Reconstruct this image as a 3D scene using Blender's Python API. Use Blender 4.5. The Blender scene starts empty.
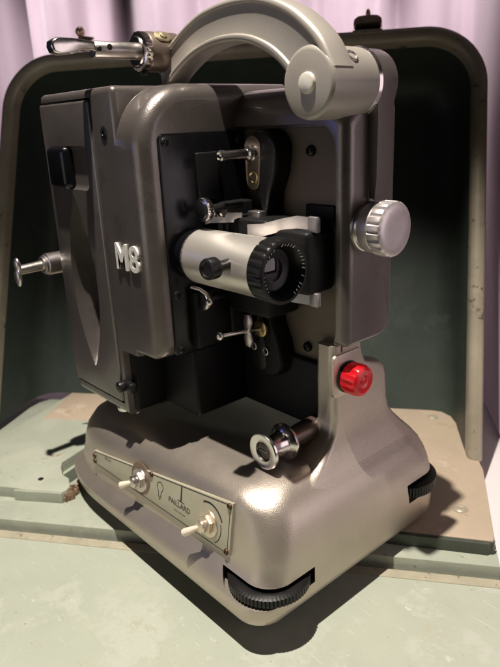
import bpy, bmesh, math, random
from mathutils import Vector, Matrix
random.seed(7)
S = 0.01                       # everything below is written in centimetres
ZG = 18.62                      # table top lies this far below the lens axis
PI = math.pi
scene = bpy.context.scene
col = bpy.data.collections.new("Scene"); scene.collection.children.link(col)

def W(p): return Vector((p[0]*S, p[1]*S, (p[2]+ZG)*S))

# ------------------------------------------------------------------ materials
def newmat(name):
    m = bpy.data.materials.new(name); m.use_nodes = True
    nt = m.node_tree; b = nt.nodes['Principled BSDF']
    return m, nt, b
def setin(b, **k):
    for a, v in k.items():
        n = a.replace('_', ' ')
        if n in b.inputs:
            b.inputs[n].default_value = (*v, 1) if isinstance(v, tuple) and len(v) == 3 else v
def surf(name, c, rough=.4, metal=0., var=.12, vscale=60, bump=.0, bscale=900, rvar=.1, c2=None, spec=.5, coat=0., speck=None, scratch=None, **kw):
    m, nt, b = newmat(name)
    setin(b, Metallic=metal, Roughness=rough, Coat_Weight=coat, Coat_Roughness=.13, **kw)
    if 'Specular IOR Level' in b.inputs: b.inputs['Specular IOR Level'].default_value = spec
    N = nt.nodes.new; L = nt.links.new
    tc = N('ShaderNodeTexCoord')
    no = N('ShaderNodeTexNoise'); no.inputs['Scale'].default_value = vscale; no.inputs['Detail'].default_value = 6; no.inputs['Roughness'].default_value = .65
    L(tc.outputs['Object'], no.inputs['Vector'])
    cr = N('ShaderNodeValToRGB')
    c2 = c2 or tuple(x*(1-var) for x in c)
    cr.color_ramp.elements[0].position = .32; cr.color_ramp.elements[1].position = .68
    cr.color_ramp.elements[0].color = (*c2, 1); cr.color_ramp.elements[1].color = (*[min(1, x*(1+var)) for x in c], 1)
    L(no.outputs['Fac'], cr.inputs['Fac'])
    out = cr.outputs['Color']
    if speck:                       # (colour, scale, threshold) wear marks
        for sc_col, sc, th in speck:
            n2 = N('ShaderNodeTexNoise'); n2.inputs['Scale'].default_value = sc; n2.inputs['Detail'].default_value = 8; n2.inputs['Roughness'].default_value = .7
            L(tc.outputs['Object'], n2.inputs['Vector'])
            r2 = N('ShaderNodeValToRGB'); r2.color_ramp.elements[0].position = th; r2.color_ramp.elements[1].position = th+.05
            L(n2.outputs['Fac'], r2.inputs['Fac'])
            mx = N('ShaderNodeMix'); mx.data_type = 'RGBA'
            L(r2.outputs['Color'], mx.inputs[0]); L(out, mx.inputs[6]); mx.inputs[7].default_value = (*sc_col, 1)
            out = mx.outputs[2]
    if scratch:                     # long thin directional marks (colour, threshold, angle)
        for sc_col, th, ang in scratch:
            mp = N('ShaderNodeMapping'); mp.inputs['Rotation'].default_value = (.2, .1, ang); mp.inputs['Scale'].default_value = (45, 1100, 400)
            L(tc.outputs['Object'], mp.inputs['Vector'])
            n2 = N('ShaderNodeTexNoise'); n2.inputs['Scale'].default_value = 1; n2.inputs['Detail'].default_value = 2
            L(mp.outputs['Vector'], n2.inputs['Vector'])
            r2 = N('ShaderNodeValToRGB'); r2.color_ramp.elements[0].position = th; r2.color_ramp.elements[1].position = th+.04
            L(n2.outputs['Fac'], r2.inputs['Fac'])
            mx = N('ShaderNodeMix'); mx.data_type = 'RGBA'
            L(r2.outputs['Color'], mx.inputs[0]); L(out, mx.inputs[6]); mx.inputs[7].default_value = (*sc_col, 1)
            out = mx.outputs[2]
    L(out, b.inputs['Base Color'])
    mr = N('ShaderNodeMapRange'); mr.inputs['To Min'].default_value = max(.02, rough-rvar*.5); mr.inputs['To Max'].default_value = rough+rvar*.5
    n3 = N('ShaderNodeTexNoise'); n3.inputs['Scale'].default_value = vscale*2.3; n3.inputs['Detail'].default_value = 5
    L(tc.outputs['Object'], n3.inputs['Vector']); L(n3.outputs['Fac'], mr.inputs['Value']); L(mr.outputs['Result'], b.inputs['Roughness'])
    if bump:
        n4 = N('ShaderNodeTexNoise'); n4.inputs['Scale'].default_value = bscale; n4.inputs['Detail'].default_value = 3
        L(tc.outputs['Object'], n4.inputs['Vector'])
        bp = N('ShaderNodeBump'); bp.inputs['Strength'].default_value = bump; bp.inputs['Distance'].default_value = .001
        L(n4.outputs['Fac'], bp.inputs['Height']); L(bp.outputs['Normal'], b.inputs['Normal'])
    return m

NICK = [((.24,.205,.175), 420, .66), ((.13,.11,.097), 35, .55)]
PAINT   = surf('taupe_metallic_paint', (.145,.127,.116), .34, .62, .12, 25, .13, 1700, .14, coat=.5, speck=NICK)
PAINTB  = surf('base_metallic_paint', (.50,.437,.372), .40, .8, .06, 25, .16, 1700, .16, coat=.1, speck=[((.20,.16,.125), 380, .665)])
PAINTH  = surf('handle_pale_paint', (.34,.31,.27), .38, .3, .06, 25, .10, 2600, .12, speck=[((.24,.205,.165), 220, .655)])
BROWN   = surf('brown_panel_paint', (.115,.09,.068), .5, .3, .08, 30, .1, 2600, .08)
BLACKG  = surf('black_gloss_enamel', (.004,.004,.005), .22, 0, .2, 60, .05, 1800, .14, spec=.35, speck=[((.07,.065,.06), 520, .67)])
BLACKM  = surf('black_matt_paint', (.006,.006,.0065), .5, 0, .2, 60, .08, 1800, .1, spec=.22, speck=[((.05,.047,.043), 520, .665)])
BLACKP  = surf('black_plastic', (.008,.0075,.0075), .36, 0, .2, 90, .04, 1200, .1, spec=.3)
CHROME  = surf('bright_nickel', (.74,.70,.67), .2, 1, .05, 150, 0, 100, .1)
STEEL   = surf('satin_steel', (.62,.57,.54), .33, 1, .08, 150, 0, 100, .1)
BRASS   = surf('old_brass', (.55,.42,.22), .35, 1, .15, 150, 0, 100, .1)
COPPER  = surf('coppery_latch_metal', (.62,.45,.34), .35, .9, .12, 150, 0, 100, .1)
CREAM   = surf('cream_lever', (.78,.68,.55), .35, .1, .05, 150, 0, 100, .1)
PLATE   = surf('satin_control_plate', (.46,.43,.33), .42, .35, .05, 60, .02, 2500, .08)
INK     = surf('dark_engraving', (.035,.03,.025), .6, 0, .2, 300)
WHITEINK= surf('white_engraving', (.75,.75,.72), .6, 0, .1, 300)
LETTER  = surf('polished_letter', (.86,.83,.78), .3, .2, .04, 200)
LINER   = surf('dark_green_case_paint', (.034,.045,.037), .5, 0, .2, 14, .12, 900, .2, spec=.3, speck=[((.04,.052,.043), 22, .55), ((.05,.052,.044), 380, .655)], scratch=[((.045,.05,.042), .68, .9)])
CASE    = surf('olive_case_shell', (.11,.095,.065), .48, .1, .15, 20, .06, 900, .15, speck=[((.07,.055,.04), 45, .58)])
RIMM    = surf('worn_beige_rim', (.29,.255,.19), .42, .15, .14, 25, .05, 900, .15, speck=[((.33,.29,.22), 35, .55), ((.085,.065,.045), 80, .60)])
BOARDG  = surf('grey_green_board_paint', (.335,.36,.285), .55, 0, .08, 18, .16, 500, .15, speck=[((.375,.39,.315), 28, .54), ((.29,.25,.18), 60, .62), ((.13,.11,.085), 300, .64)], scratch=[((.40,.415,.345), .69, .4)])
BOARDO  = surf('tan_board', (.40,.32,.235), .55, 0, .07, 18, .14, 500, .15, speck=[((.47,.39,.30), 26, .55), ((.36,.275,.19), 55, .62), ((.15,.115,.085), 280, .64)], scratch=[((.48,.40,.31), .70, .3)])  # beige back board; its orange tone has warm light painted in
FLAP    = surf('pale_green_panel_paint', (.385,.41,.33), .5, 0, .06, 14, .16, 500, .18, speck=[((.425,.445,.37), 18, .53), ((.385,.385,.30), 33, .60), ((.52,.52,.46), 160, .635), ((.20,.175,.13), 360, .645)], scratch=[((.49,.505,.43), .69, .25), ((.34,.34,.265), .70, 1.1)])
EDGE    = surf('dark_green_edge', (.06,.07,.052), .5, 0, .15, 40, .08, 900, .1)
WOODB   = surf('splintered_wood', (.28,.19,.12), .8, 0, .3, 120, .3, 500, .1)
TABLE   = surf('white_table_cloth', (.62,.57,.575), .8, 0, .03, 20, .05, 900, .05)
RED, nt, b = newmat('red_lamp_plastic')
setin(b, Base_Color=(.62,.008,.014), Roughness=.22, Transmission_Weight=.35, IOR=1.49)
b.inputs['Emission Color'].default_value = (.9,.01,.02,1); b.inputs['Emission Strength'].default_value = .12
GLASS, nt, b = newmat('coated_lens_glass')
setin(b, Base_Color=(.006,.006,.012), Roughness=.06, Coat_Weight=.6)
# brushed barrel: fine streaks round the cylinder
BARREL, nt, b = newmat('turned_aluminium')
setin(b, Base_Color=(.74,.69,.62), Metallic=.75, Roughness=.36, Anisotropic=.5)
tc = nt.nodes.new('ShaderNodeTexCoord'); mp = nt.nodes.new('ShaderNodeMapping'); mp.inputs['Scale'].default_value = (3000, 60, 60)
no = nt.nodes.new('ShaderNodeTexNoise'); no.inputs['Scale'].default_value = 1; no.inputs['Detail'].default_value = 2
bp = nt.nodes.new('ShaderNodeBump'); bp.inputs['Strength'].default_value = .12; bp.inputs['Distance'].default_value = .0004
nt.links.new(tc.outputs['Object'], mp.inputs['Vector']); nt.links.new(mp.outputs['Vector'], no.inputs['Vector'])
nt.links.new(no.outputs['Fac'], bp.inputs['Height']); nt.links.new(bp.outputs['Normal'], b.inputs['Normal'])
# curtain
DULL = surf('dull_spring_steel', (.36,.34,.34), .42, .9)
RIVET = surf('pale_rivet', (.5,.44,.33), .4, .5)
CURT = surf('lilac_curtain_cloth', (.57,.485,.53), .75, 0, .05, 9, .35, 1500, .1, spec=.25)
setin(CURT.node_tree.nodes['Principled BSDF'], Sheen_Weight=.3)

# ------------------------------------------------------------------ mesh helpers (cm)
def merge(bm, t):
    me = bpy.data.meshes.new('tmp'); t.to_mesh(me); t.free(); bm.from_mesh(me); bpy.data.meshes.remove(me)
def fixn(t): bmesh.ops.recalc_face_normals(t, faces=t.faces[:])
def box(bm, x0,x1,y0,y1,z0,z1, bev=.06, seg=3, M=None):
    t = bmesh.new(); bmesh.ops.create_cube(t, size=1)
    for v in t.verts: v.co = Vector(((x0+x1)/2+v.co.x*(x1-x0), (y0+y1)/2+v.co.y*(y1-y0), (z0+z1)/2+v.co.z*(z1-z0)))
    if bev: bmesh.ops.bevel(t, geom=t.edges[:], offset=bev, segments=seg, profile=.5, affect='EDGES')
    if M: t.transform(M)
    merge(bm, t)
def frame_of(axis):
    a = Vector(axis).normalized()
    u = a.orthogonal().normalized()
    if abs(a.z) < .9: u = (Vector((0,0,1)) - a*a.z).normalized()
    return a, u, a.cross(u)
def lathe(bm, p0, axis, prof, n=48, ribs=None):
    """prof = [(h, r)...] along the axis from p0; ribs=(count, depth, h0, h1)."""
    t = bmesh.new(); a, u, v = frame_of(axis); p0 = Vector(p0); rings = []
    for h, r in prof:
        if r < 1e-6: rings.append([t.verts.new(p0+a*h)]); continue
        ring = []
        for k in range(n):
            th = 2*PI*k/n; rr = r
            if ribs and ribs[2] <= h <= ribs[3] and r > ribs[4]:
                rr = r - ribs[1]*max(0, math.cos(th*ribs[0]))**1.0
            ring.append(t.verts.new(p0+a*h+(u*math.cos(th)+v*math.sin(th))*rr))
        rings.append(ring)
    for A, B in zip(rings, rings[1:]):
        for k in range(n):
            k2 = (k+1) % n
            if len(A) == 1 and len(B) == 1: continue
            if len(A) == 1: t.faces.new((A[0], B[k], B[k2]))
            elif len(B) == 1: t.faces.new((A[k], A[k2], B[0]))
            else: t.faces.new((A[k], A[k2], B[k2], B[k]))
    if len(rings[0]) > 1: t.faces.new(rings[0][::-1])
    if len(rings[-1]) > 1: t.faces.new(rings[-1])
    fixn(t); merge(bm, t)
def cyl(bm, p0, p1, r, bev=.04, n=40, r1=None, ribs=None):
    p0, p1 = Vector(p0), Vector(p1); h = (p1-p0).length; r1 = r if r1 is None else r1
    b = min(bev, h*.4, r*.5, r1*.5)
    prof = [(0, r-b), (b*.3, r-b*.3), (b, r), (h-b, r1), (h-b*.3, r1-b*.3), (h, r1-b)]
    lathe(bm, p0, p1-p0, prof, n, ribs and (ribs[0], ribs[1], -1, 99, 0))
def loft(bm, rings, cap0=True, cap1=True, closed=False):
    t = bmesh.new(); R = [[t.verts.new(p) for p in r] for r in rings]; n = len(R[0])
    pairs = list(zip(R, R[1:])) + ([(R[-1], R[0])] if closed else [])
    for A, B in pairs:
        for k in range(n):
            k2 = (k+1) % n; t.faces.new((A[k], A[k2], B[k2], B[k]))
    if not closed:
        if cap0: t.faces.new(R[0][::-1])
        if cap1: t.faces.new(R[-1])
    fixn(t); merge(bm, t)
def prism(bm, poly, f, h0, h1, bev=0.03, seg=2):
    """poly 2-D; f(u, v, h) -> 3-D."""
    t = bmesh.new()
    A = [t.verts.new(f(u, v, h0)) for u, v in poly]; B = [t.verts.new(f(u, v, h1)) for u, v in poly]
    n = len(poly); t.faces.new(A[::-1]); top = t.faces.new(B)
    for k in range(n): t.faces.new((A[k], A[(k+1)%n], B[(k+1)%n], B[k]))
    fixn(t)
    if bev: bmesh.ops.bevel(t, geom=list(top.edges), offset=bev, segments=seg, profile=.5, affect='EDGES')
    merge(bm, t)
def tube(bm, pts, r, n=14):
    pts = [Vector(p) for p in pts]; rings = []
    for i, p in enumerate(pts):
        d = (pts[min(i+1, len(pts)-1)] - pts[max(i-1, 0)]); a, u, v = frame_of(d)
        rr = r[i] if isinstance(r, (list, tuple)) else r
        rings.append([p+(u*math.cos(2*PI*k/n)+v*math.sin(2*PI*k/n))*rr for k in range(n)])
    loft(bm, rings)
def sphere(bm, c, rx, ry=None, rz=None, n=24):
    t = bmesh.new(); bmesh.ops.create_uvsphere(t, u_segments=n, v_segments=n//2, radius=1)
    for v in t.verts: v.co = Vector((c[0]+v.co.x*rx, c[1]+v.co.y*(ry or rx), c[2]+v.co.z*(rz or rx)))
    merge(bm, t)
def rrect(x0, x1, y0, y1, cr, n=12, mid=6):
    """rounded rectangle, corners (x1,y0),(x1,y1),(x0,y1),(x0,y0) with (rx,ry)."""
    if not isinstance(cr, (list, tuple)): cr = [(cr, cr)]*4
    C = [(x1-cr[0][0], y0+cr[0][1], -PI/2), (x1-cr[1][0], y1-cr[1][1], 0), (x0+cr[2][0], y1-cr[2][1], PI/2), (x0+cr[3][0], y0+cr[3][1], PI)]
    out = []
    for i, (cx, cy, a0) in enumerate(C):
        arc = [(cx+cr[i][0]*math.cos(a0+PI/2*k/n), cy+cr[i][1]*math.sin(a0+PI/2*k/n)) for k in range(n+1)]
        if out:
            p, q = out[-1], arc[0]
            out += [(p[0]+(q[0]-p[0])*k/(mid+1), p[1]+(q[1]-p[1])*k/(mid+1)) for k in range(1, mid+1)]
        out += arc
    p, q = out[-1], out[0]
    out += [(p[0]+(q[0]-p[0])*k/(mid+1), p[1]+(q[1]-p[1])*k/(mid+1)) for k in range(1, mid+1)]
    return out
def mesh_from(bm, name='m'):
    me = bpy.data.meshes.new(name); bm.to_mesh(me); bm.free(); return me
def boolean(bmA, *cuts, op='DIFFERENCE'):
    a = bpy.data.objects.new('a', mesh_from(bmA)); col.objects.link(a); tmp = [a]
    for c in cuts:
        o = bpy.data.objects.new('c', mesh_from(c)); col.objects.link(o); tmp.append(o)
        md = a.modifiers.new('b', 'BOOLEAN'); md.object = o; md.operation = op; md.solver = 'EXACT'
    dg = bpy.context.evaluated_depsgraph_get(); dg.update()
    me = bpy.data.meshes.new_from_object(a.evaluated_get(dg)); r = bmesh.new(); r.from_mesh(me)
    for o in tmp:
        m = o.data; bpy.data.objects.remove(o); bpy.data.meshes.remove(m)
    bpy.data.meshes.remove(me); return r
def wpos(o):
    p = Vector((0,0,0))
    while o is not None: p = p + o.location; o = o.parent
    return p
def obj(name, bm, mat, parent=None, sharp=38, bevel=0, label=None):
    for v in bm.verts: v.co = W(v.co)
    lo = Vector([min(v.co[i] for v in bm.verts) for i in range(3)]); hi = Vector([max(v.co[i] for v in bm.verts) for i in range(3)])
    c = Vector(((lo.x+hi.x)/2, (lo.y+hi.y)/2, lo.z if parent is None else (lo.z+hi.z)/2))
    for v in bm.verts: v.co -= c
    me = mesh_from(bm, name); me.materials.append(mat)
    for p in me.polygons: p.use_smooth = True
    me.set_sharp_from_angle(angle=math.radians(sharp))
    o = bpy.data.objects.new(name, me); col.objects.link(o)
    o.parent = parent; o.location = c - (wpos(parent) if parent else Vector((0,0,0)))
    if bevel:
        md = o.modifiers.new('edge', 'BEVEL'); md.width = bevel*S; md.segments = 3; md.limit_method = 'ANGLE'; md.angle_limit = math.radians(40)
        md.use_clamp_overlap = True; md.harden_normals = True
    if label: o['label'] = label
    return o
def thing(name, loc, label, cat, group=None):
    o = bpy.data.objects.new(name, None); col.objects.link(o); o.location = W(loc); o.empty_display_size = .02
    o['label'] = label; o['category'] = cat
    if group: o['group'] = group
    return o
def tag(o, label, cat, group=None):
    o['label'] = label; o['category'] = cat
    if group: o['group'] = group
    return o
def text(bm, s, f, width=None, height=1., depth=.02, off=0.):
    """text with lower left corner at f(0,0,0); f maps (u, v, h) in cm."""
    cu = bpy.data.curves.new('t', 'FONT'); cu.body = s; cu.extrude = .02; cu.offset = off; cu.resolution_u = 4
    o = bpy.data.objects.new('t', cu); col.objects.link(o)
    dg = bpy.context.evaluated_depsgraph_get(); dg.update()
    me = bpy.data.meshes.new_from_object(o.evaluated_get(dg)); t = bmesh.new(); t.from_mesh(me)
    xs = [v.co.x for v in t.verts]; ys = [v.co.y for v in t.verts]; x0, y0 = min(xs), min(ys); k = height/(max(ys)-y0)
    kx = k if width is None else width/(max(xs)-x0)
    for v in t.verts: v.co = Vector(f((v.co.x-x0)*kx, (v.co.y-y0)*k, depth if v.co.z > 0 else 0))
    bpy.data.objects.remove(o); bpy.data.curves.remove(cu); bpy.data.meshes.remove(me)
    fixn(t); merge(bm, t)
def screw(bm, p, axis, r=.16, h=.1):
    """domed slotted screw head"""
    lathe(bm, p, axis, [(0, r), (h*.5, r), (h*.85, r*.8), (h, r*.45), (h*.7, r*.4), (h*.7, 0)], 20)
NB = bmesh.new

# ------------------------------------------------------------------ the projector
proj = thing('film_projector', (-3, 2, -16.5), 'grey-brown metallic film projector marked M8, curved handle on top, standing before its open case', 'projector')

# --- base: lofted rings, sheared so that the top falls towards the back
R4 = [(1.5,1.5), (1.6,1.6), (5.,3.5), (6.5,2.6)]
def scale_r(k): return [(a*(k if i < 2 else min(k, 1.)), b_*(k if i < 2 else min(k, 1.))) for i, (a, b_) in enumerate(R4)]
levels = [  # z, x0, x1, y0, y1, corner scale, shear weight
 (-16.45,-14.6, 6.85,-5.15, 9.7, .9, 0), (-16.3,-14.85,7.0,-5.32,9.85,.95,0), (-15.9,-15.0,7.12,-5.45,9.98,1,0), (-15.4,-15.0,7.15,-5.36,10.0,1,.1),
 (-14.9,-14.95,7.14,-5.1,10.0,1,.25), (-14.45,-14.9,7.12,-4.72,10.0,1,.35), (-14.2,-14.85,7.1,-4.5,10.0,1,.4), (-13.5,-15.0,7.03,-4.37,10.0,1.05,.6), (-12.8,-15.05,6.93,-4.25,9.97,1.15,.78), (-12.2,-15.05,6.78,-4.16,9.9,1.25,.9),
 (-11.7,-15.0,6.58,-4.05,9.78,1.35,1), (-11.3,-14.9,6.32,-4.02,9.6,1.4,.86), (-10.95,-14.65,6.0,-3.92,9.3,1.4,.7), (-10.65,-14.2,5.62,-3.55,8.9,1.35,.53), (-10.42,-13.4,5.2,-2.85,8.5,1.3,.4), (-10.3,-12.2,4.8,-1.9,8.,1.2,.34)]
bm = NB(); rings = []
for z, x0, x1, y0, y1, k, sh in levels:
    dz = lambda x: .157*(x-4)*sh if x < 4 else 0
    rings.append([(x, y + .163*dz(x)*min(1, max(0, -y/4)), z + dz(x)) for x, y in rrect(x0, x1, y0, y1, scale_r(k))])
loft(bm, rings)
# pedestal that rises out of the front of the base
ped = NB(); rings = []
for z, x0, x1, y0, y1, r in [(-13,-1,6.3,-2.2,9.4,1.6), (-11.6,.0,6.35,-1.8,9.35,1.6), (-10.9,1.2,5.98,-.6,8.85,1.5), (-10.3,2.3,5.68,.5,8.3,1.3), (-9.7,3.1,5.48,1.35,7.75,1.0), (-9.1,3.7,5.4,1.9,7.3,1.0), (-8.4,4.0,5.36,2.05,7.1,.95),
        (-6.9,4.0,5.33,2.05,6.95,.9), (-6.4,4.0,5.32,2.05,6.8,.9), (-6.05,4.0,5.3,2.05,6.4,.9), (-5.85,4.0,5.28,2.06,5.8,.8), (-5.6,4.0,5.26,2.07,5.0,.6), (-5.0,4.0,5.25,2.08,4.6,.5), (-4.15,4.0,5.25,2.1,4.5,.5)]:
    sm = r if z < -9.7 else .25
    rings.append([(x, y, z) for x, y in rrect(x0, x1, y0, y1, [(.4,.4) if z > -9.3 else (min(r,.5),min(r,.5)), (min(r,.9),r), (sm,sm), (sm,sm)])])
loft(ped, rings)
c1 = NB(); cyl(c1, (5.45,-3.15,-15.36), (5.45,-3.15,-14.45), 2.35, .02)
c2 = NB(); cyl(c2, (5.4,8.2,-14.65), (5.4,8.2,-13.45), 2.35, .02)
base = boolean(bm, ped, op='UNION'); base = boolean(base, c1, c2)
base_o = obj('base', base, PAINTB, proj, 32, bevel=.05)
# black inset block in the gap under the base
bm = NB(); loft(bm, [[(x, y, z) for x, y in rrect(-13.8+d, 6.0-d, -4.2+d, 8.8-d, scale_r(.85))] for z, d in ((-17.5,.3),(-17.3,0),(-16.4,0))])
obj('base_skirt', bm, BLACKM, proj)
def wheel(c, R, h):
    bm = NB(); p = .1
    lathe(bm, (c[0], c[1], c[2]), (0,0,1), [(0,0),(0,R-.45),(.06,R-.2),(p,R),(p+.01,R),(h-p,R),(h-p+.01,R),(h-.04,R-.14),(h,R-.3),(h,R-.6),(h-.06,0)], 264, (66,.05,p,h-p+.011,R-.05))
    return bm
w = obj('foot_wheel', wheel((5.45,-3.15,-15.3), 2.12, .6), BLACKP, proj, 25)
bm = NB(); cyl(bm, (6.0,-4.6,-16.2), (6.0,-4.6,-15.4), .26, .08, 20); obj('stud', bm, BLACKP, w)
obj('foot_wheel', wheel((5.4,8.2,-14.55), 2.1, .85), BLACKP, proj, 25)

# --- control plate on the operator side of the base
zt = lambda x: -11.03 - .1635*(3.93-x)
def ypl(z): return -4.03 - (-11.0 - z)*.163
def PL(x, z, h): return (x, ypl(z)-h, z)
bm = NB(); poly = rrect(0,1,0,1,.04,4,3)
def pmap(u, v):
    xl, xr = -10.1, 4.05; x = xl+(xr-xl)*u; zb = -14.12+.25*u; return x, zb+(zt(x)-zb)*v
prism(bm, [(lambda a,b_:(a,b_))(*pmap(u if u not in (0,1) else u, v)) for u, v in [(k/20,0) for k in range(21)]+[(1,k/6) for k in range(1,7)]+[(1-k/20,1) for k in range(1,21)]+[(0,1-k/6) for k in range(1,6)]], PL, -.6, .07, .025)
plate = obj('control_plate', bm, PLATE, proj, 30)
bm = NB()
SCR = surf('bronzed_screw', (.10,.06,.04), .4, .7)
for u, v in ((.015,.62),(.985,.94),(.985,.06),(.49,.95),(.02,.2)):
    x, z = pmap(u, v); bm = NB(); screw(bm, PL(x, z, .05), (0,-1,.16), .17, .14); obj('plate_screw', bm, SCR, plate)
bm = NB()
# engraved border, logo stroke, words, lamp sign
def stroke(pts, wd):
    for (x0,z0),(x1,z1) in zip(pts, pts[1:]):
        d = Vector((x1-x0, z1-z0)); n_ = Vector((-d.y, d.x)).normalized()*wd/2; d = d.normalized()*wd*.25
        q = [(x0-d.x+n_.x,z0-d.y+n_.y),(x0-d.x-n_.x,z0-d.y-n_.y),(x1+d.x-n_.x,z1+d.y-n_.y),(x1+d.x+n_.x,z1+d.y+n_.y)]
        prism(bm, q, PL, .066, .08, 0)
B_ = [pmap(u, v) for u, v in [(.012+.976*k/16,.035) for k in range(17)]+[(.988,k) for k in (.2,.4,.6,.8,.965)]+[(.988-.976*k/16,.965) for k in range(1,17)]+[(.012,k) for k in (.8,.6,.4,.2,.035)]]
stroke(B_, .045)
slope = math.radians(0)
text(bm, 'PAILLARD', lambda u, v, h: PL(-1.35+u, -13.15+v+u*.02, .066+h), 2.0, .3, .015, .008)
for k in range(9):
    stroke([(-.8+.12*k,-13.45),(-.8+.12*k+.06,-13.36)], .03)
prism(bm, [(-.28,-12.72),(-.12,-12.72),(-.14,-11.85),(-.2,-11.72),(-.26,-11.85)], PL, .066, .08, 0)
stroke([(-.5,-12.72),(.1,-12.72)], .05)
stroke([(-2.35,-13.3),(-2.15,-13.3),(-2.12,-13.0),(-1.95,-12.75),(-2.0,-12.5),(-2.25,-12.38),(-2.5,-12.5),(-2.55,-12.75),(-2.4,-13.0),(-2.35,-13.3)], .05)
stroke([(-2.3,-13.42),(-2.2,-13.42)], .06)
for k in range(5):
    stroke([(-8.6+.17*k,-13.38+.01*k),(-8.6+.17*k+.05,-13.16)], .04)
arc = lambda cx, cz, r, a0, a1: [(cx+r*math.cos(math.radians(a0+(a1-a0)*k/14)), cz+r*math.sin(math.radians(a0+(a1-a0)*k/14))) for k in range(15)]
stroke(arc(2.3,-12.85,1.15,28,118), .1); stroke(arc(2.3,-12.85,1.0,-55,20), .06)
for a in (118,): pass
obj('plate_lettering', bm, INK, plate)
def toggle(x, z, tip, big):
    bm = NB(); d = Vector((0,-1,.16)).normalized(); p = Vector(PL(x, z, .06))
    lathe(bm, p, d, [(0,.72),(.05,.75),(.1,.72),(.12,.55)], 40)
    for i in range(1):
        lathe(bm, p+d*.12, d, [(0,.5),(.02,.52),(.22,.52),(.25,.48)], 6)
    lathe(bm, p+d*.35, d, [(0,.36),(.22,.36),(.3,.3),(.34,.14)], 28)
    t = obj('toggle_switch', bm, STEEL if not big else surf('warm_nickel', (.70,.60,.48), .32, .8), proj, 30)
    bm = NB(); a = p+d*.55; tip = Vector(tip); e = (tip-a)
    tube(bm, [a, a+e*.15, a+e*.5, a+e*.85, a+e*.95, a+e*1.0], [.12,.13,.18,.22,.19,.08], 20); obj('lever', bm, CREAM, t)
toggle(-4.35,-13.1, (-5.0,-5.5,-13.3), False); toggle(2.3,-12.85, (1.4,-5.5,-13.35), True)
bm = NB(); lathe(bm, PL(-4.3,-12.95,.06), (0,-1,.16), [(0,.98),(.03,1.0),(.05,.98),(.05,.2)], 48); obj('switch_washer', bm, surf('brown_fibre_washer', (.17,.11,.075), .5), proj)

# --- lamp house with door, and the rounded gate housing in front of it
lh = NB(); box(lh, -12.0,-3.75,-4.0,6.5,-9.4,8.95, .32, 5)
cutd = NB(); box(cutd, -12.6,-5.95,-4.6,-2.0,-8.75,8.5, .04, 1)
cutl = NB(); box(cutl, -5.55,-3.0,-4.6,7.0,-10,-5.2, .3, 4)
lh = boolean(lh, cutd, cutl)
# gate housing: big rounded shoulder, filleted front edge
gh = NB(); rings = []; x1 = -1.6; fr = .85
prof_steps = [(-5.3, 0.)] + [(x1-fr+fr*math.sin(a), fr*(1-math.cos(a))) for a in [PI/2*k/8 for k in range(9)]]
for x, d in prof_steps:
    y0, z0, z1, r, y1 = -4+d, -5.05+d, 8.95-d, 3.1-d, 6.3-d
    ring = [(x, y1, z0)]
    ring += [(x, y0+.35-.35*math.sin(PI/2*k/5), z0+.35-.35*math.cos(PI/2*k/5)) for k in range(6)]
    ring += [(x, y0+r-r*math.cos(PI/2*k/14), z1-r+r*math.sin(PI/2*k/14)) for k in range(15)]
    ring += [(x, y1, z1)]
    rings.append(ring)
loft(gh, rings)
lh = boolean(lh, gh, op='UNION')
lamp_house = obj('lamp_house', lh, PAINT, proj, 32, bevel=.06)
#DOOR
# door with finger scoop and latch pocket
door = NB(); box(door, -11.95,-6.05,-4.1,-2.1,-8.65,8.4, .14, 3)
scoop = NB(); rings = []; n = 30
zc, hz = -1.8, 5.35
def vesica(t, k):      # half widths of the scoop at height parameter t
    w_ = 1.62*(1-t*t)
    return w_*k
rows = []
for i in range(n+1):
    t = -1+2*i/n; z = zc+hz*t; xc = -8.95+.0*t; w_ = 1.55*(1-abs(t)**2.0)+.004
    rows.append([(xc+w_*math.cos(PI*k/16), -4.3+1.95*(w_/1.55)**.6*min(1,1.6*math.sin(PI*k/16))*(1-.35*(1+math.cos(PI*k/16))/2), z) for k in range(17)] )
loft(scoop, [r + [(r[-1][0], -4.6, r[-1][2]), (r[0][0], -4.6, r[0][2])] for r in rows])
pocket = NB(); box(pocket, -11.2,-6.9,-4.9,-3.86,3.75,6.15, .3, 4)
door = boolean(door, scoop, pocket)
door_o = obj('lamp_house_door', door, PAINT, lamp_house, 30, bevel=.04)
bm = NB(); box(bm, -11.15,-8.9,-4.5,-3.5,3.75,6.15, .38, 5); obj('door_latch', bm, BLACKG, door_o)
bm = NB()
text(bm, 'M', lambda u, v, h: (-4.85+u, -3.99-h, -.28+v), 1.12, 1.42, .13, .016)
text(bm, '8', lambda u, v, h: (-3.5+u, -3.99-h, -.28+v), .92, 1.42, .13, .016)
obj('letter_badge', bm, LETTER, lamp_house, 30, bevel=.02)
bm = NB(); screw(bm, (-4.85,-3.97,6.75), (0,-1,0), .34, .1); obj('housing_screw', bm, BLACKP, lamp_house)
bm = NB(); cyl(bm, (-5.75,-3.6,-7.5), (-5.75,-4.45,-7.5), .33, .08); box(bm, -5.75,-4.9,-4.1,-3.6,-7.8,-7.2, .1); obj('door_catch', bm, BLACKP, lamp_house)
bm = NB(); cyl(bm, (-7.2,-3.3,-9.35), (-7.2,-3.3,-9.75), .5, .1); cyl(bm, (-6.4,-2.9,-9.35), (-6.4,-2.9,-9.8), .3, .08); obj('bottom_screw', bm, CHROME, lamp_house)
# dark lower block under the gate housing
bm = NB(); box(bm, -9,-5.3,-3.6,6,-9.3,-5.0,.35,4); box(bm, -5.6,4.5,2.3,5.2,-9.3,-5.4,.2,3); box(bm, -5.6,-2.0,-1.5,4,-9.25,-5.0,.25,3); obj('lower_housing', bm, BLACKM, proj)
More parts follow.
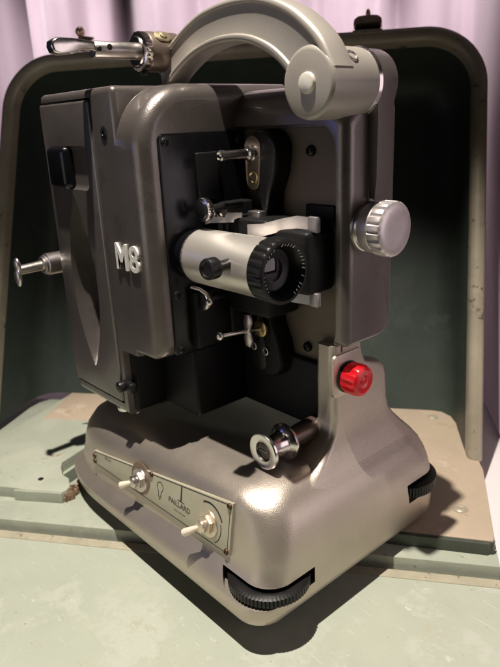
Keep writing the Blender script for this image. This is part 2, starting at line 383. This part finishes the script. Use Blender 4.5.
# gate plate
bm = NB(); prism(bm, rrect(-3.0,2.55,-4.95,6.6,.35,6,1), lambda y, z, h: (x1+h, y, z), -.1, .12, .05); gp = obj('gate_plate', bm, BLACKG, proj, 30)
bm = NB()
for y, z in ((-2.65,6.2),(2.1,6.15),(-2.65,-4.55),(-2.65,-1.5),(2.1,-4.4)):
    bm = NB(); screw(bm, (x1+.1,y,z), (1,0,0), .22, .14); obj('plate_screw', bm, BLACKP, gp)
bm = NB(); box(bm, x1+.1, x1+.35, -.9,.5, 3.2, 5.6,.08); box(bm, x1+.1, x1+1.0, .3,2.2,-4.2,3.0,.12); box(bm, x1+.1,x1+.8,-1.9,.4,-4.6,-1.4,.12); obj('film_channel', bm, BLACKM, gp)

# --- main body with recessed film panel
mb = NB(); rings = []
r_ = 1.55
YF = 2.0; XF = 6.1
prof = [(5.75-1.1+1.1*math.cos(PI/2*k/8), -4.05+1.1-1.1*math.sin(PI/2*k/8)) for k in range(9)] + [(YF+.4-.4*math.sin(PI/2*k/5), -3.65-.4*math.cos(PI/2*k/5)) for k in range(6)]
prof += [(YF+r_-r_*math.cos(PI/2*k/12), 7.0+r_*math.sin(PI/2*k/12)) for k in range(13)] + [(5.75, 8.45)]
# right end rounded over: fillet radius rf towards +x
R5 = 1.7; xs = [(-4.5,0.,0.),(2.,0.,0.)]
for k in range(15):
    a_ = PI/2*k/14; x = XF-R5+R5*math.sin(a_)
    e_ = max(0., (x-XF+.55)/.55); xs.append((x, .55*(1-math.sqrt(max(0, 1-e_*e_))), R5*(1-math.cos(a_))))
for x, d, dz in xs:
    ring = []
    for y, z in prof:
        yy = min(max(y, YF+d), 5.75-.5*d)
        if z > 3: z = z - dz*min(1, (z-3)/4)**2
        if z < -3: z = z + d*.5
        ring.append((x, yy, z))
    rings.append(ring)
loft(mb, rings)
# recess: rounded rectangle pocket on the operator side, open towards the gate
rec = NB(); prism(rec, rrect(-4.6,5.45,-4.6,6.75,[(1.5,1.4),(1.2,1.2),(.2,.2),(.2,.2)],8,2), lambda x, z, h: (x, 2.7-h, z), 0, 3.5, 0)
mb = boolean(mb, rec)
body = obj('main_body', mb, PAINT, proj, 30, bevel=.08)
bm = NB(); prism(bm, rrect(-2.2,5.3,-5.6,6.6,[(1.4,1.4),(1.05,1.05),(.2,.2),(.2,.2)],8,2), lambda x, z, h: (x, 2.75-h, z), 0, .1, .03); fp = obj('film_panel', bm, BROWN, proj)
bm = NB()
for x, z in ((3.35,5.5),(2.95,-4.75)):
    bm = NB(); screw(bm, (x,2.66,z), (0,-1,0), .27, .26); obj('panel_screw', bm, BLACKP, fp)
bm = NB(); box(bm, 3.1,5.0,2.4,2.68,2.0,2.95,.05); box(bm, 2.4,4.9,.6,2.6,-1.2,1.9,.25); box(bm, -1.2,2.4,.3,2.6,-2.8,2.3,.2); obj('lens_carrier', bm, BLACKM, fp)
# film guides: teardrop blocks with face plate, hole and pin
def guide(cx, cz, flip):
    f = lambda u, v, h: (cx+u, 2.68-h, cz+v*flip)
    # outline: round head, narrowing tail
    out = [(1.12*math.cos(a)+.35, 1.1*math.sin(a)+.55) for a in [math.radians(-15+210*k/20) for k in range(21)]]
    out += [(-.62,-.6),(-.45,-1.15),(-.1,-1.6),(.25,-2.6),(.65,-2.6),(.85,-1.5),(1.3,-.5)]
    if flip < 0: out = out[::-1]
    bm = NB(); prism(bm, out, f, 0, 1.15, .22, 4); g = obj('film_guide', bm, BLACKP if flip > 0 else BLACKM, proj, 30)
    bm = NB(); o2 = [(-.25+.62*math.cos(a), .75+.6*math.sin(a)) for a in [math.radians(20+150*k/10) for k in range(11)]] + [(-.3+.5*math.cos(a), -.85+.5*math.sin(a)) for a in [math.radians(180+170*k/10) for k in range(11)]]
    if flip < 0: o2 = o2[::-1]
    prism(bm, o2, f, 1.1, 1.2, .02); obj('guide_face', bm, BROWN if flip > 0 else BLACKP, g)
    bm = NB()
    lathe(bm, f(-.22,-.7,1.18), (0,-1,0), [(0,.36),(.06,.34),(.08,.28),(.02,.22),(-.1,.2),(-.1,0)], 28); obj('guide_bush', bm, BRASS if flip > 0 else BLACKP, g)
    return g
g = guide(.55,4.95,1)
bm = NB(); lathe(bm, (.35,1.55,5.45), (0,-1,0), [(0,.42),(.3,.42),(.34,.36),(.5,.34),(.55,.24),(2.0,.23),(2.05,.27),(2.25,.27),(2.3,.2),(2.2,.12),(2.15,0)], 32); obj('guide_pin', bm, CHROME, g)
g = guide(.45,-5.15,-1)
bm = NB()
for u, z in ((-.4,-5.75),(.55,-5.85)): lathe(bm, (u+.2,1.5,z+.6), (0,-1,0), [(0,.25),(.06,.24),(.07,.18),(0,.14),(0,0)], 24)
obj('guide_screw', bm, STEEL, g)
# butterfly thumb screw
bm = NB(); lathe(bm, (.55,1.5,-3.9), (0,-1,0), [(0,.42),(.05,.5),(.2,.5),(.25,.42)], 32); ts = obj('thumb_screw', bm, BRASS, proj)
bm = NB(); cyl(bm, (.55,1.3,-3.9), (.3,-1.2,-3.75), .11); sphere(bm, (.3,-1.35,-3.72), .24, .2, .24); obj('thumb_shaft', bm, STEEL, ts)
bm = NB()
for s in (-1, 1):
    prism(bm, [(-.1,0),(.16,0),(.3,.5*s),(.12,.95*s),(-.25,.9*s),(-.28,.45*s)][::s], lambda u, v, h: (.5+u, .5-h+.15*abs(v), -3.85+v), 0, .2, .05)
obj('thumb_wing', bm, STEEL, ts)

# --- lens
lz, ly = .47, -1.4
bm = NB(); lathe(bm, (-1.5,ly,lz), (1,0,0), [(0,1.25),(.5,1.25),(.5,1.35),(.6,1.42),(.85,1.42),(.9,1.46)], 64); lm = obj('lens_mount', bm, BLACKG, proj)
bm = NB(); lathe(bm, (-.75,ly,lz), (1,0,0), [(0,1.2),(.02,1.38),(.07,1.42),(.3,1.42),(5.2,1.42),(5.25,1.38),(5.26,1.2)], 96); lens = obj('lens', bm, BARREL, proj, 30)
bm = NB(); X0 = 4.4
lathe(bm, (X0,ly,lz), (1,0,0), [(0,1.2),(0,1.4),(.06,1.5),(.1,1.53),(.88,1.53),(.95,1.5),(1.02,1.42),(1.02,1.33),(.85,1.15),(.3,.98),(.25,.9)], 144, (24,.07,.08,.9,1.5)); fr_ = obj('focus_ring', bm, BLACKP, lens, 40)
bm = NB(); lathe(bm, (X0+.1,ly,lz), (1,0,0), [(-.2,.95),(0,.95),(.1,.75),(.18,.45),(.21,0)], 48); obj('front_glass', bm, GLASS, lens)
bm = NB()
for i in range(34):
    if i % 7 == 5 or i in (12, 13, 28): continue
    a = math.radians(215 - i*8.6); rr = 1.24
    c = Vector((X0+.97, ly+rr*math.cos(a), lz+rr*math.sin(a)))
    u_ = Vector((0, math.sin(a), -math.cos(a))); v_ = Vector((.5, math.cos(a)*.8, math.sin(a)*.8)).normalized()
    k1, k2 = random.uniform(.02,.05), random.uniform(.06,.1)
    prism(bm, [(-k1,-k2*.8),(k1*.2,-k2*.8),(k1,k2*.8),(k1*.1,k2*.8)], lambda u, v, h: tuple(c+u_*u+v_*v+Vector((h,0,0))), 0, .01, 0)
obj('lens_lettering', bm, WHITEINK, fr_)
bm = NB(); a = Vector((3.0,-2.7,.75)); d = (Vector((3.25,-4.3,.8))-a).normalized()
lathe(bm, a, d, [(0,.28),(.3,.26),(.75,.3),(.85,.42),(.95,.5),(1.4,.5),(1.48,.46),(1.5,.36),(1.44,.3),(1.44,0)], 40); obj('focus_knob', bm, BLACKP, lens)
# lens springs
def strip(bm, pts, wd, th=.07, y=None):
    rings = []
    for (x, y, z) in pts: rings.append([(x, y-.0, z-wd/2), (x+.0, y-th, z-wd/2), (x, y-th, z+wd/2), (x, y, z+wd/2)])
    loft(bm, rings)
bm = NB(); strip(bm, [(-2.0,-.6,2.0),(-1.2,-.3,2.25),(0,.4,2.3),(.4,.55,2.3)], .5); obj('clamp_spring', bm, DULL, proj)
bm = NB(); box(bm, .35,1.25,.9,1.5,1.95,2.6,.08); obj('clamp_block', bm, STEEL, proj)
bm = NB(); strip(bm, [(1.2,.2,1.75),(2.2,.3,1.85),(3.0,.8,2.1),(3.7,1.2,2.25),(5.1,1.3,2.2)], .62); box(bm, 4.55,5.12,1.0,1.25,1.85,2.6,.05); obj('clamp_spring', bm, DULL, proj)
bm = NB(); strip(bm, [(2.4,.9,-1.7),(3.2,1.1,-1.5),(5.1,1.3,-1.45)], .66); box(bm, 4.6,5.12,1.0,1.25,-1.8,-1.1,.05); obj('clamp_spring', bm, DULL, proj)
bm = NB(); lathe(bm, (-.2,-1.2,2.9), (0,-1,0), [(0,.5),(.05,.56),(.35,.6),(.4,.58),(.42,.5),(.42,.2),(.36,0)], 60, (30,.03,.04,.41,.5)); sc1 = obj('clamp_knob', bm, CHROME, proj); bm = NB(); cyl(bm, (-.2,-1.6,2.9), (-.2,-1.72,2.9), .46, .08); cyl(bm, (-.2,1.,2.9), (-.2,-1.2,2.9), .2); obj('knob_cap', bm, BLACKP, sc1)
bm = NB(); lathe(bm, (-.8,-1.2,-1.9), (0,-1,0), [(0,.5),(.05,.54),(.3,.58),(.36,.55),(.4,.45),(.4,.2),(.34,0)], 60, (30,.03,.04,.41,.5)); sc1 = obj('clamp_knob', bm, CHROME, proj); bm = NB(); cyl(bm, (-.8,-1.58,-1.9), (-.8,-1.7,-1.9), .44, .08); cyl(bm, (-.8,.6,-1.9), (-.8,-1.2,-1.9), .2); obj('knob_cap', bm, BLACKP, sc1)
bm = NB(); lathe(bm, (x1+.2,-.3,2.65), (1,0,0), [(0,.16),(.3,.16),(.3,.26),(.7,.3),(.75,.2),(1.1,.2),(1.12,.27),(1.3,.27),(1.36,.2),(1.36,0)], 28); obj('gate_pin', bm, CHROME, proj)
bm = NB(); tube(bm, [(-.6,-2.3,-1.0),(0,-2.2,-1.05),(.35,-2.1,-1.25),(.5,-2.05,-1.6)], .1); sphere(bm, (.5,-2.05,-1.65), .2); obj('lens_lock', bm, STEEL, proj)

# --- front knob, pilot lamp, roller
bm = NB(); lathe(bm, (6.05,3.5,1.95), (1,0,0), [(0,1.2),(.15,1.2),(.2,1.15),(.5,1.1)], 64); kn = obj('inching_knob', bm, STEEL, proj, 30)
bm = NB(); lathe(bm, (6.42,3.45,1.95), (1,0,0), [(0,1.1),(.03,1.18),(.06,1.2),(.55,1.2),(.58,1.16),(.62,1.12),(.66,1.16),(.7,1.28),(.74,1.3),(1.3,1.3),(1.36,1.26),(1.44,1.12),(1.47,.9),(1.47,.55),(1.44,0)], 160, (20,.1,.73,1.31,1.25)); obj('knob_cap', bm, surf('matt_aluminium', (.62,.57,.56), .42, .8), kn, 40)
bm = NB(); prism(bm, rrect(1.95,4.2,-6.95,-4.6,.25,5,1), lambda y, z, h: (5.3+h, y, z), -.1, .055, .05); obj('lamp_mount', bm, PAINTB, proj)
bm = NB(); lathe(bm, (5.35,3.05,-5.95), (1,0,0), [(0,.85),(.1,.88),(.15,.82),(.3,.72)], 40); pl = obj('pilot_lamp', bm, BLACKP, proj)
bm = NB(); lathe(bm, (5.5,3.05,-5.95), (1,0,0), [(0,.6),(.02,.8),(.1,.85),(.72,.85),(.92,.78),(1.02,.6),(.98,.35),(1.04,.2),(1.06,0)], 96, (8,.06,.05,.8,.7)); obj('lamp_lens', bm, RED, pl, 25)
bm = NB(); lathe(bm, (3.75,2.2,-9.15), (0,-1,0), [(0,.62),(1.0,.6),(2.2,.5),(2.25,.3)], 40); ro = obj('film_roller', bm, surf('dark_brown_metal', (.12,.085,.07), .35, .6), proj)
bm = NB(); lathe(bm, (3.75,0,-9.15), (0,-1,0), [(0,.5),(.02,.98),(.08,1.0),(.18,1.0),(.24,.95),(.4,.68),(.5,.64),(1.2,.64),(1.35,.7),(1.5,.95),(1.56,1.0),(1.68,1.0),(1.74,.96),(1.76,.85),(1.70,.55),(1.5,.5),(1.5,0)], 64); obj('flanged_spool', bm, CHROME, ro, 30)
bm = NB(); lathe(bm, (3.75,-1.48,-9.15), (0,-1,0), [(0,.48),(.1,.48),(.14,.4),(.14,0)], 32); box(bm, 3.4,4.1,-1.68,-1.6,-9.2,-9.1,.01,1); obj('spool_screw', bm, surf('dark_steel', (.12,.11,.1), .35, .9), ro)

# --- upper arm / handle with hub and spindle
hx, hz_, ay = 5.3, 8.42, .55
outer = [(-5.9,9.9),(-5.0,10.85),(-3.79,11.57),(-2.18,12.18),(-.6,12.42),(.9,12.45),(2.5,12.25),(4.04,11.69),(5.2,10.95),(6.1,10.1),(6.75,9.0)]
inner = [(-5.75,8.55),(-5.15,9.1),(-4.35,9.6),(-2.95,10.22),(-1.4,10.56),(.11,10.6),(1.4,10.4),(2.55,9.95),(3.4,9.4),(4.0,8.8),(4.3,8.2)]
def cat(P, n=6):
    out = []
    for i in range(len(P)-1):
        p0 = Vector(P[max(i-1,0)]); p1 = Vector(P[i]); p2 = Vector(P[i+1]); p3 = Vector(P[min(i+2,len(P)-1)])
        for k in range(n):
            t = k/n; out.append(.5*((2*p1)+(p2-p0)*t+(2*p0-5*p1+4*p2-p3)*t*t+(3*p1-p0-3*p2+p3)*t**3))
    out.append(Vector(P[-1])); return out
O_, I_ = cat(outer), cat(inner); rings = []
sec = [(0,1.25),(0,.18),(.03,.06),(.08,0),(.15,0),(.17,.02),(.19,.10),(.22,.12),(.80,.12),(.83,.10),(.85,.02),(.87,0),(.92,0),(.97,.06),(1,.18),(1,1.25),(.97,1.37),(.9,1.42),(.1,1.42),(.03,1.37)]
for o_, i_ in zip(O_, I_):
    rings.append([(i_.x+(o_.x-i_.x)*u, ay-.2+yy, i_.y+(o_.y-i_.y)*u) for u, yy in sec])
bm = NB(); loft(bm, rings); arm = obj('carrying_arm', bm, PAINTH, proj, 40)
bm = NB(); lathe(bm, (hx,.3,hz_), (0,1,0), [(0,.3),(0,1.3),(.05,1.42),(.14,1.5),(.3,1.53),(3.0,1.53),(3.05,1.47)], 80); hub = obj('arm_hub', bm, PAINTH, proj, 30)
bm = NB(); lathe(bm, (hx+.05,.33,hz_), (0,-1,0), [(0,.45),(.1,.45),(.18,.42),(.22,.34),(.23,0)], 40); obj('hub_button', bm, surf('pale_button', (.72,.68,.6), .35, .3), hub)
bm = NB(); lathe(bm, (hx+1.12,1.9,hz_+1.0), (1,0,.9), [(-.1,.3),(.06,.3),(.08,.24),(.0,.2),(-.05,0)], 24); obj('hub_screw', bm, STEEL, hub)
bm = NB(); lathe(bm, (hx,3.3,hz_), (0,1,0), [(0,1.45),(.03,1.55),(.22,1.58),(.28,1.52),(.34,1.45)], 80); obj('hub_ring', bm, CHROME, hub)
# bracket: round top with a straight strap running down into the body side
bm = NB(); f = lambda x, z, h: (x, 3.55+h, z)
po = [(hx+1.5*math.cos(a), hz_+1.5*math.sin(a)) for a in [math.radians(k*6) for k in range(0, 36)]] 
po = [(6.62,7.6)] + [(hx+1.5*math.cos(a), hz_+1.5*math.sin(a)) for a in [math.radians(-10+k*6) for k in range(0, 38)]] + [(3.6,6.5),(4.2,4.2),(6.5,3.2),(6.6,4.2)]
prism(bm, po, f, 0, 1.25, .1, 3); obj('arm_bracket', bm, PAINT, proj, 30)
bm = NB(); box(bm, 4.2,6.2,3.4,5.5,1.0,5.6,.25,4); obj('bracket_root', bm, PAINT, proj)
# collar and spindle at the other end of the arm
sx, sz = -5.7, 10.75
bm = NB(); lathe(bm, (sx,1.5,sz), (0,-1,0), [(0,.5),(.05,.9),(.12,.98),(.3,1.0),(2.0,1.0),(2.1,.96),(2.15,.85)], 56); co = obj('spindle_collar', bm, surf('dark_taupe_metal', (.20,.155,.125), .36, .6), proj, 30)
bm = NB(); prism(bm, rrect(-.5,.5,-.32,.32,.3,6,0), lambda u, v, h: (sx+.72+v*.65+h*.75, .15+u, sz+.7-v*.7+h*.7), -.06, .06, .03); lathe(bm, (sx+.75,.15,sz+.73), (.75,0,.7), [(0,.2),(.1,.2),(.13,.1),(.13,0)], 20); obj('collar_plate', bm, surf('brass_badge', (.45,.38,.25), .4, .8), co)
bm = NB(); lathe(bm, (sx,-.55,sz), (0,-1,0), [(0,.7),(.02,.9),(.1,.98),(.45,.98),(.5,.9),(.52,.75),(.6,.7),(.62,.45)], 56, (20,.05,.05,.46,.9)); sp = obj('spool_spindle', bm, CHROME, co)
bm = NB(); lathe(bm, (sx,-1.0,sz), (0,-1,0), [(0,.42),(2.6,.42),(2.66,.38),(2.66,.1)], 32)
obj('spindle_shaft', bm, STEEL, co)
bm = NB(); prism(bm, [(-3.2,-.25),(-3.2,.25),(-3.9,.34),(-4.8,.42),(-5.6,.42),(-5.9,.25),(-5.95,0),(-5.85,-.25),(-5.5,-.36),(-4.8,-.3),(-4.3,-.12),(-3.8,-.12)], lambda u, v, h: (sx+h, u, sz+v+.04), -.3, .3, .1, 3); obj('spindle_flap', bm, CHROME, co)
bm = NB(); cyl(bm, (sx-.5,-3.5,sz), (sx+.5,-3.5,sz), .12); cyl(bm, (sx+.38,-2.9,sz+.1), (sx+.46,-2.9,sz+.1), .15); cyl(bm, (sx+.05,-.75,sz-.9), (sx+.05,-.75,sz-1.15), .22); obj('spindle_pin', bm, BLACKP, co)
# rear lower arm with its spindle behind the lamp house
bm = NB(); box(bm, -15.0,-11.0,1.2,3.0,-2.4,-.2,.4,4); ra = obj('rear_arm', bm, PAINT, proj)
bm = NB(); lathe(bm, (-14.2,1.5,-1.3), (0,-1,0), [(0,.72),(5.6,.72),(5.65,.62),(5.8,.62),(5.85,.4)], 40); obj('rear_collar', bm, STEEL, ra)
bm = NB(); lathe(bm, (-14.2,-4.2,-1.3), (0,-1,-.04), [(0,.55),(.2,.55),(.25,.33),(1.75,.3),(1.8,.2)], 32); sphere(bm, (-14.2,-6.0,-1.0), .34,.2,.45); sphere(bm, (-14.2,-6.05,-1.8), .38,.2,.62); obj('rear_spindle', bm, STEEL, ra)

# ------------------------------------------------------------------ the case: frame (a along its front edge, b away from the camera)
TH = math.radians(36.5); CT, ST = math.cos(TH), math.sin(TH)
def AB(a, b_, z): return (a*CT-b_*ST, a*ST+b_*CT, z)
# cover leaning back behind the projector
lean = math.radians(23); U = (math.sin(lean), math.cos(lean)); Nn = (math.cos(lean), -math.sin(lean))
def LID(s, t, d): return AB(s, 10.2+U[0]*t+Nn[0]*d, -16.7+U[1]*t+Nn[1]*d)
cover = thing('case_cover', AB(-4,16,-17.0), 'dark green lined case cover with worn beige rim, leaning open behind the projector', 'case')
A0, A1, T0, T1, RC = -25.4, 15.1, -1.5, 32.75, 4.6
def lring(ins, d): return [LID(s, t, d) for s, t in rrect(A0+ins, A1-ins, T0, T1-ins, [(.6,.6),(max(.3,RC-ins),)*2,(max(.3,RC-ins),)*2,(.6,.6)], 14, 6)]
def clipz(bm, z=-16.72):
    g = bm.verts[:]+bm.edges[:]+bm.faces[:]; bmesh.ops.bisect_plane(bm, geom=g, plane_co=(0,0,z), plane_no=(0,0,1), clear_inner=True)
bm = NB(); loft(bm, [lring(i, d) for i, d in ((.25,.9),(.3,4),(.5,7.6),(1.0,8.3),(2,8.6))], False, True); clipz(bm); obj('cover_shell', bm, CASE, cover)
bm = NB(); loft(bm, [lring(i, d) for i, d in ((.25,.9),(.02,.7),(-.05,.35),(.05,.08),(.25,0),(.45,-.03),(.72,.03),(.92,.14),(1.02,.4),(1.05,1.2))], False, False); clipz(bm); obj('cover_rim', bm, RIMM, cover, 60)
bm = NB(); loft(bm, [lring(i, d) for i, d in ((1.05,1.2),(1.15,3),(1.25,5.4),(1.55,6.5),(2.2,7.2),(3.2,7.45))], False, True); clipz(bm); obj('cover_lining', bm, LINER, cover, 60)
def latch(s, sc):
    bm = NB(); q = lambda u, v, h: LID(s+u*sc, T1+v*sc, .3+h)
    prism(bm, [(-1.2,-.35),(1.2,-.35),(1.2,-.1),(-1.2,-.1)], q, -.5, .9, .06); la = obj('case_latch', bm, RIMM, cover)
    bm = NB(); prism(bm, [(-1.1,-.1),(1.1,-.1),(1.0,.55),(-1.0,.55)], q, -.1, .5, .04); obj('latch_gap', bm, BLACKM, la)
    bm = NB(); prism(bm, [(-1.15,.5),(1.15,.5),(1.1,.85),(.8,1.1),(.35,1.15),(-.35,1.15),(-.8,1.1),(-1.1,.85)], q, -.45, .5, .12); obj('latch_plate', bm, COPPER, la)
    bm = NB(); c = q(0,1.5,.0); sphere(bm, c, .2, .2, .4); obj('latch_stud', bm, COPPER, la)
latch(6.15, .95)
la_s = -18.3
bm = NB(); q = lambda u, v, h: LID(la_s+u, T1+.75+v, .3+h)
prism(bm, [(-1.0,-.4),(.3,-.5),(1.2,.5),(-.1,.75)], q, -.1, .1, .05); lb = obj('case_latch', bm, COPPER, cover)
bm = NB(); sphere(bm, q(-.15,1.15,0), .42, .42, .42); tube(bm, [q(-.1,.4,0), q(-.12,.9,0)], .18); obj('latch_stud', bm, COPPER, lb)

# base board of the case: lower deck, raised board with a broken cut-out, rivets
board = thing('case_base_board', AB(-3,8,-18.6), 'grey-green and tan case floor board with a splintered edge, beneath the projector', 'board')
FB = lambda a, b_, h: AB(a, b_, h)
bm = NB(); prism(bm, [(-30,-.15),(14.75,-.15),(15.0,10),(14.2,18.4),(-30,18.4)], FB, -18.6, -17.5, .08, 2); obj('lower_deck', bm, BOARDG, board)
raised = [(-20.9,18.3),(-24,2.35),(-17.05,2.3),(-16.6,2.2),(-13.55,2.25),(-13.35,2.5),(-13.3,3.0),(-13.6,3.5),(-13.9,4.0),(-14.6,4.4),(-15.2,5.3),(-15.5,6.0),(-14.5,9.3),(-13.3,12.5),(-12.8,15.0)]
bm = NB(); prism(bm, raised[::-1], FB, -17.5, -16.68, .05, 2); obj('raised_board', bm, BOARDG, board)
bm = NB(); prism(bm, [(-20.9,18.3),(-20.9,12.8),(-13.2,12.8),(-11,11.5),(2,11),(8.3,9),(8.3,1.25),(14.45,1.0),(14.6,1.4),(15.0,9),(13.95,18.3)], FB, -17.48, -16.66, .05, 2); obj('rear_board', bm, BOARDO, board)
bm = NB(); prism(bm, [(8.25,1.24),(14.5,.98),(14.62,1.2),(14.5,.86),(8.25,1.1)], FB, -17.48, -16.7, 0)
prism(bm, [(8.2,1.0),(14.2,.75),(14.55,1.05),(8.2,1.2)], FB, -17.48, -16.72, .04, 2); obj('dark_strip', bm, EDGE, board)
bm = NB(); prism(bm, [(-17.1,2.0),(-13.5,2.12),(-13.5,2.26),(-17.1,2.22)], FB, -17.48, -16.72, .03, 2); obj('front_batten', bm, BOARDG, board)
bm = NB()
for k in range(46):
    t_ = random.random(); a = -13.42+random.uniform(-.12,.5)*(1-.5*t_); b_ = 2.25+1.9*t_; ln = random.uniform(.15,.5); wd = random.uniform(.02,.08); an = random.uniform(-1.3,1.0)
    ca, sa = math.cos(an), math.sin(an)
    prism(bm, [(a-ca*ln*.4, b_-sa*ln*.4),(a-sa*wd, b_+ca*wd-.0),(a+ca*ln*.6, b_+sa*ln*.6),(a+sa*wd, b_-ca*wd)][::-1], FB, -17.51, -17.4+random.uniform(0,.62), 0)
obj('splinters', bm, WOODB, board)
bm = NB(); prism(bm, [(-15.3,5.4),(-14.3,4.5),(-13.4,7.4),(-14.4,8.6)] , FB, -17.51, -17.46, 0); obj('dark_patch', bm, EDGE, board); bm = NB(); prism(bm, [(-16.9,12.2),(-15.6,12.3),(-15.9,12.9)], FB, -16.67, -16.62, 0); obj('dark_patch', bm, EDGE, board)  # flat dark patches: channel beside the raised board, small one on top
bm = NB()
for a, b_ in ((12.95,4.0),(12.1,17.0)):
    bm = NB(); lathe(bm, AB(a, b_, -16.67), (0,0,1), [(0,.5),(.04,.48),(.05,.36),(.02,.3),(.06,.24),(.07,.1),(.03,0)], 36); obj('board_rivet', bm, RIVET, board)
bm = NB(); lathe(bm, AB(-15.9,3.6,-16.69), (0,0,1), [(0,.22),(.04,.2),(.05,0)], 24); obj('board_rivet', bm, CHROME, board)
# front panel towards the camera
flap = thing('front_panel', AB(0,-12,-18.6), 'pale green scuffed flat panel filling the foreground in front of the projector', 'panel')
bm = NB(); prism(bm, [(-40,-45),(40,-45),(40,-.5),(-40,-.5)], FB, -18.6, -18.1, .08, 2); obj('panel_sheet', bm, FLAP, flap)
bm = NB(); prism(bm, [(-40,-1.25),(40,-1.25),(40,-.55),(-40,-.55)], FB, -18.15, -18.05, .05, 2); obj('panel_lip', bm, surf('beige_lip', (.36,.33,.24), .5, 0, .15, 50, .1, 600, speck=[((.20,.15,.10), 110, .57), ((.42,.41,.33), 70, .58)]), flap)
# ------------------------------------------------------------------ setting
bm = NB(); prism(bm, [(-90,-70),(90,-70),(90,60),(-90,60)], FB, -21, -18.62, 0); o = obj('table', bm, TABLE); tag(o, 'white cloth covered table carrying the open case', 'table')
bm = NB(); rows = []; na = 420
def fold(a):
    s = .95*math.sin(a*.55+.6)+.55*math.sin(a*1.13+1.9)+.22*math.sin(a*2.7+.4)+.5*math.sin(a*.31)
    for c, w_, h in ((-18.9,.9,6.5),(8.6,1.2,5.5),(-31,1.0,5.)): s += h*math.exp(-((a-c)/w_)**2)
    return s
t = bmesh.new(); V = []
for i in range(na+1):
    a = -75+150*i/na
    V.append([t.verts.new(AB(a-.42*6.5*math.exp(-((a+18.9)/.9)**2)+.25*math.sin(z*.09+a), 35-23*min(1,max(0,(a-15.6)/3))**2*(3-2*min(1,max(0,(a-15.6)/3)))+fold(a)*(1-.6*min(1,max(0,(a-15.6)/3)))*(1+.004*z)+.25*math.sin(z*.12+a*.7), z)) for z in [-18.15+72*j/24 for j in range(25)]])
for i in range(na):
    for j in range(24): t.faces.new((V[i][j], V[i+1][j], V[i+1][j+1], V[i][j+1]))
fixn(t); merge(bm, t); o = obj('curtain', bm, CURT, None, 180); tag(o, 'lilac pink pleated curtain hanging behind the open case', 'curtain')

# ------------------------------------------------------------------ light
w = bpy.data.worlds.new('World'); scene.world = w; w.use_nodes = True
bg = w.node_tree.nodes['Background']; bg.inputs[0].default_value = (.40,.33,.34,1); bg.inputs[1].default_value = .01
def aim(o, to): o.rotation_euler = (W(to)-o.location).to_track_quat('-Z', 'Y').to_euler()
def lamp(name, kind, p, to, e, c, size=None, **k):
    l = bpy.data.lights.new(name, kind); l.energy = e; l.color = c
    if kind == 'AREA': l.size = size*S
    else: l.shadow_soft_size = size*S
    for a, v in k.items(): setattr(l, a, v)
    o = bpy.data.objects.new(name, l); col.objects.link(o); o.location = W(p); aim(o, to); return o
lamp('key_spot', 'SPOT', (5,-14,72), (1,-4,-14), 56, (1,.92,.83), .7, spot_size=math.radians(46), spot_blend=.6)
lamp('curtain_fill', 'AREA', AB(-3,24,44), AB(-3,36,7), .9, (1,.86,.90), 64, spread=math.radians(34), shape='RECTANGLE', size_y=.05)  # added area light that brightens the curtain
lamp('side_fill', 'AREA', (58,26,6), (3,3,-2), .72, (1,.84,.88), 40)  # added fill for the side face, in place of curtain bounce
lamp('front_fill', 'AREA', (-14,-75,-3), (-3,0,0), .6, (1,.92,.86), 45)  # added low fill to lift the operator side
lamp('blue_fill', 'AREA', (-30,-45,10), (-3,-3,3), .05, (.25,.3,1), 8)  # faint blue light added for tinted reflections on the edges

# ------------------------------------------------------------------ camera
f, cx_ = 624.754, 0
Cp = Vector((25.07026545,-20.69847732,6.87183759))
look = Vector((-.71645836,.62100528,-.31786769)); up = Vector((-.21043495,.24203886,.94717175)); right = look.cross(up)
cd = bpy.data.cameras.new('Camera'); cam = bpy.data.objects.new('Camera', cd); col.objects.link(cam)
M = Matrix((right, up, -look)).transposed().to_4x4(); M.translation = W(Cp); cam.matrix_world = M
cd.sensor_fit = 'VERTICAL'; cd.sensor_height = 36; cd.lens = f/667*36; cd.clip_start = .01; cd.clip_end = 50
cd.dof.use_dof = True; cd.dof.focus_distance = .315; cd.dof.aperture_fstop = 15
scene.camera = cam
scene.view_settings.view_transform = 'Standard'; scene.view_settings.look = 'None'; scene.view_settings.exposure = 0
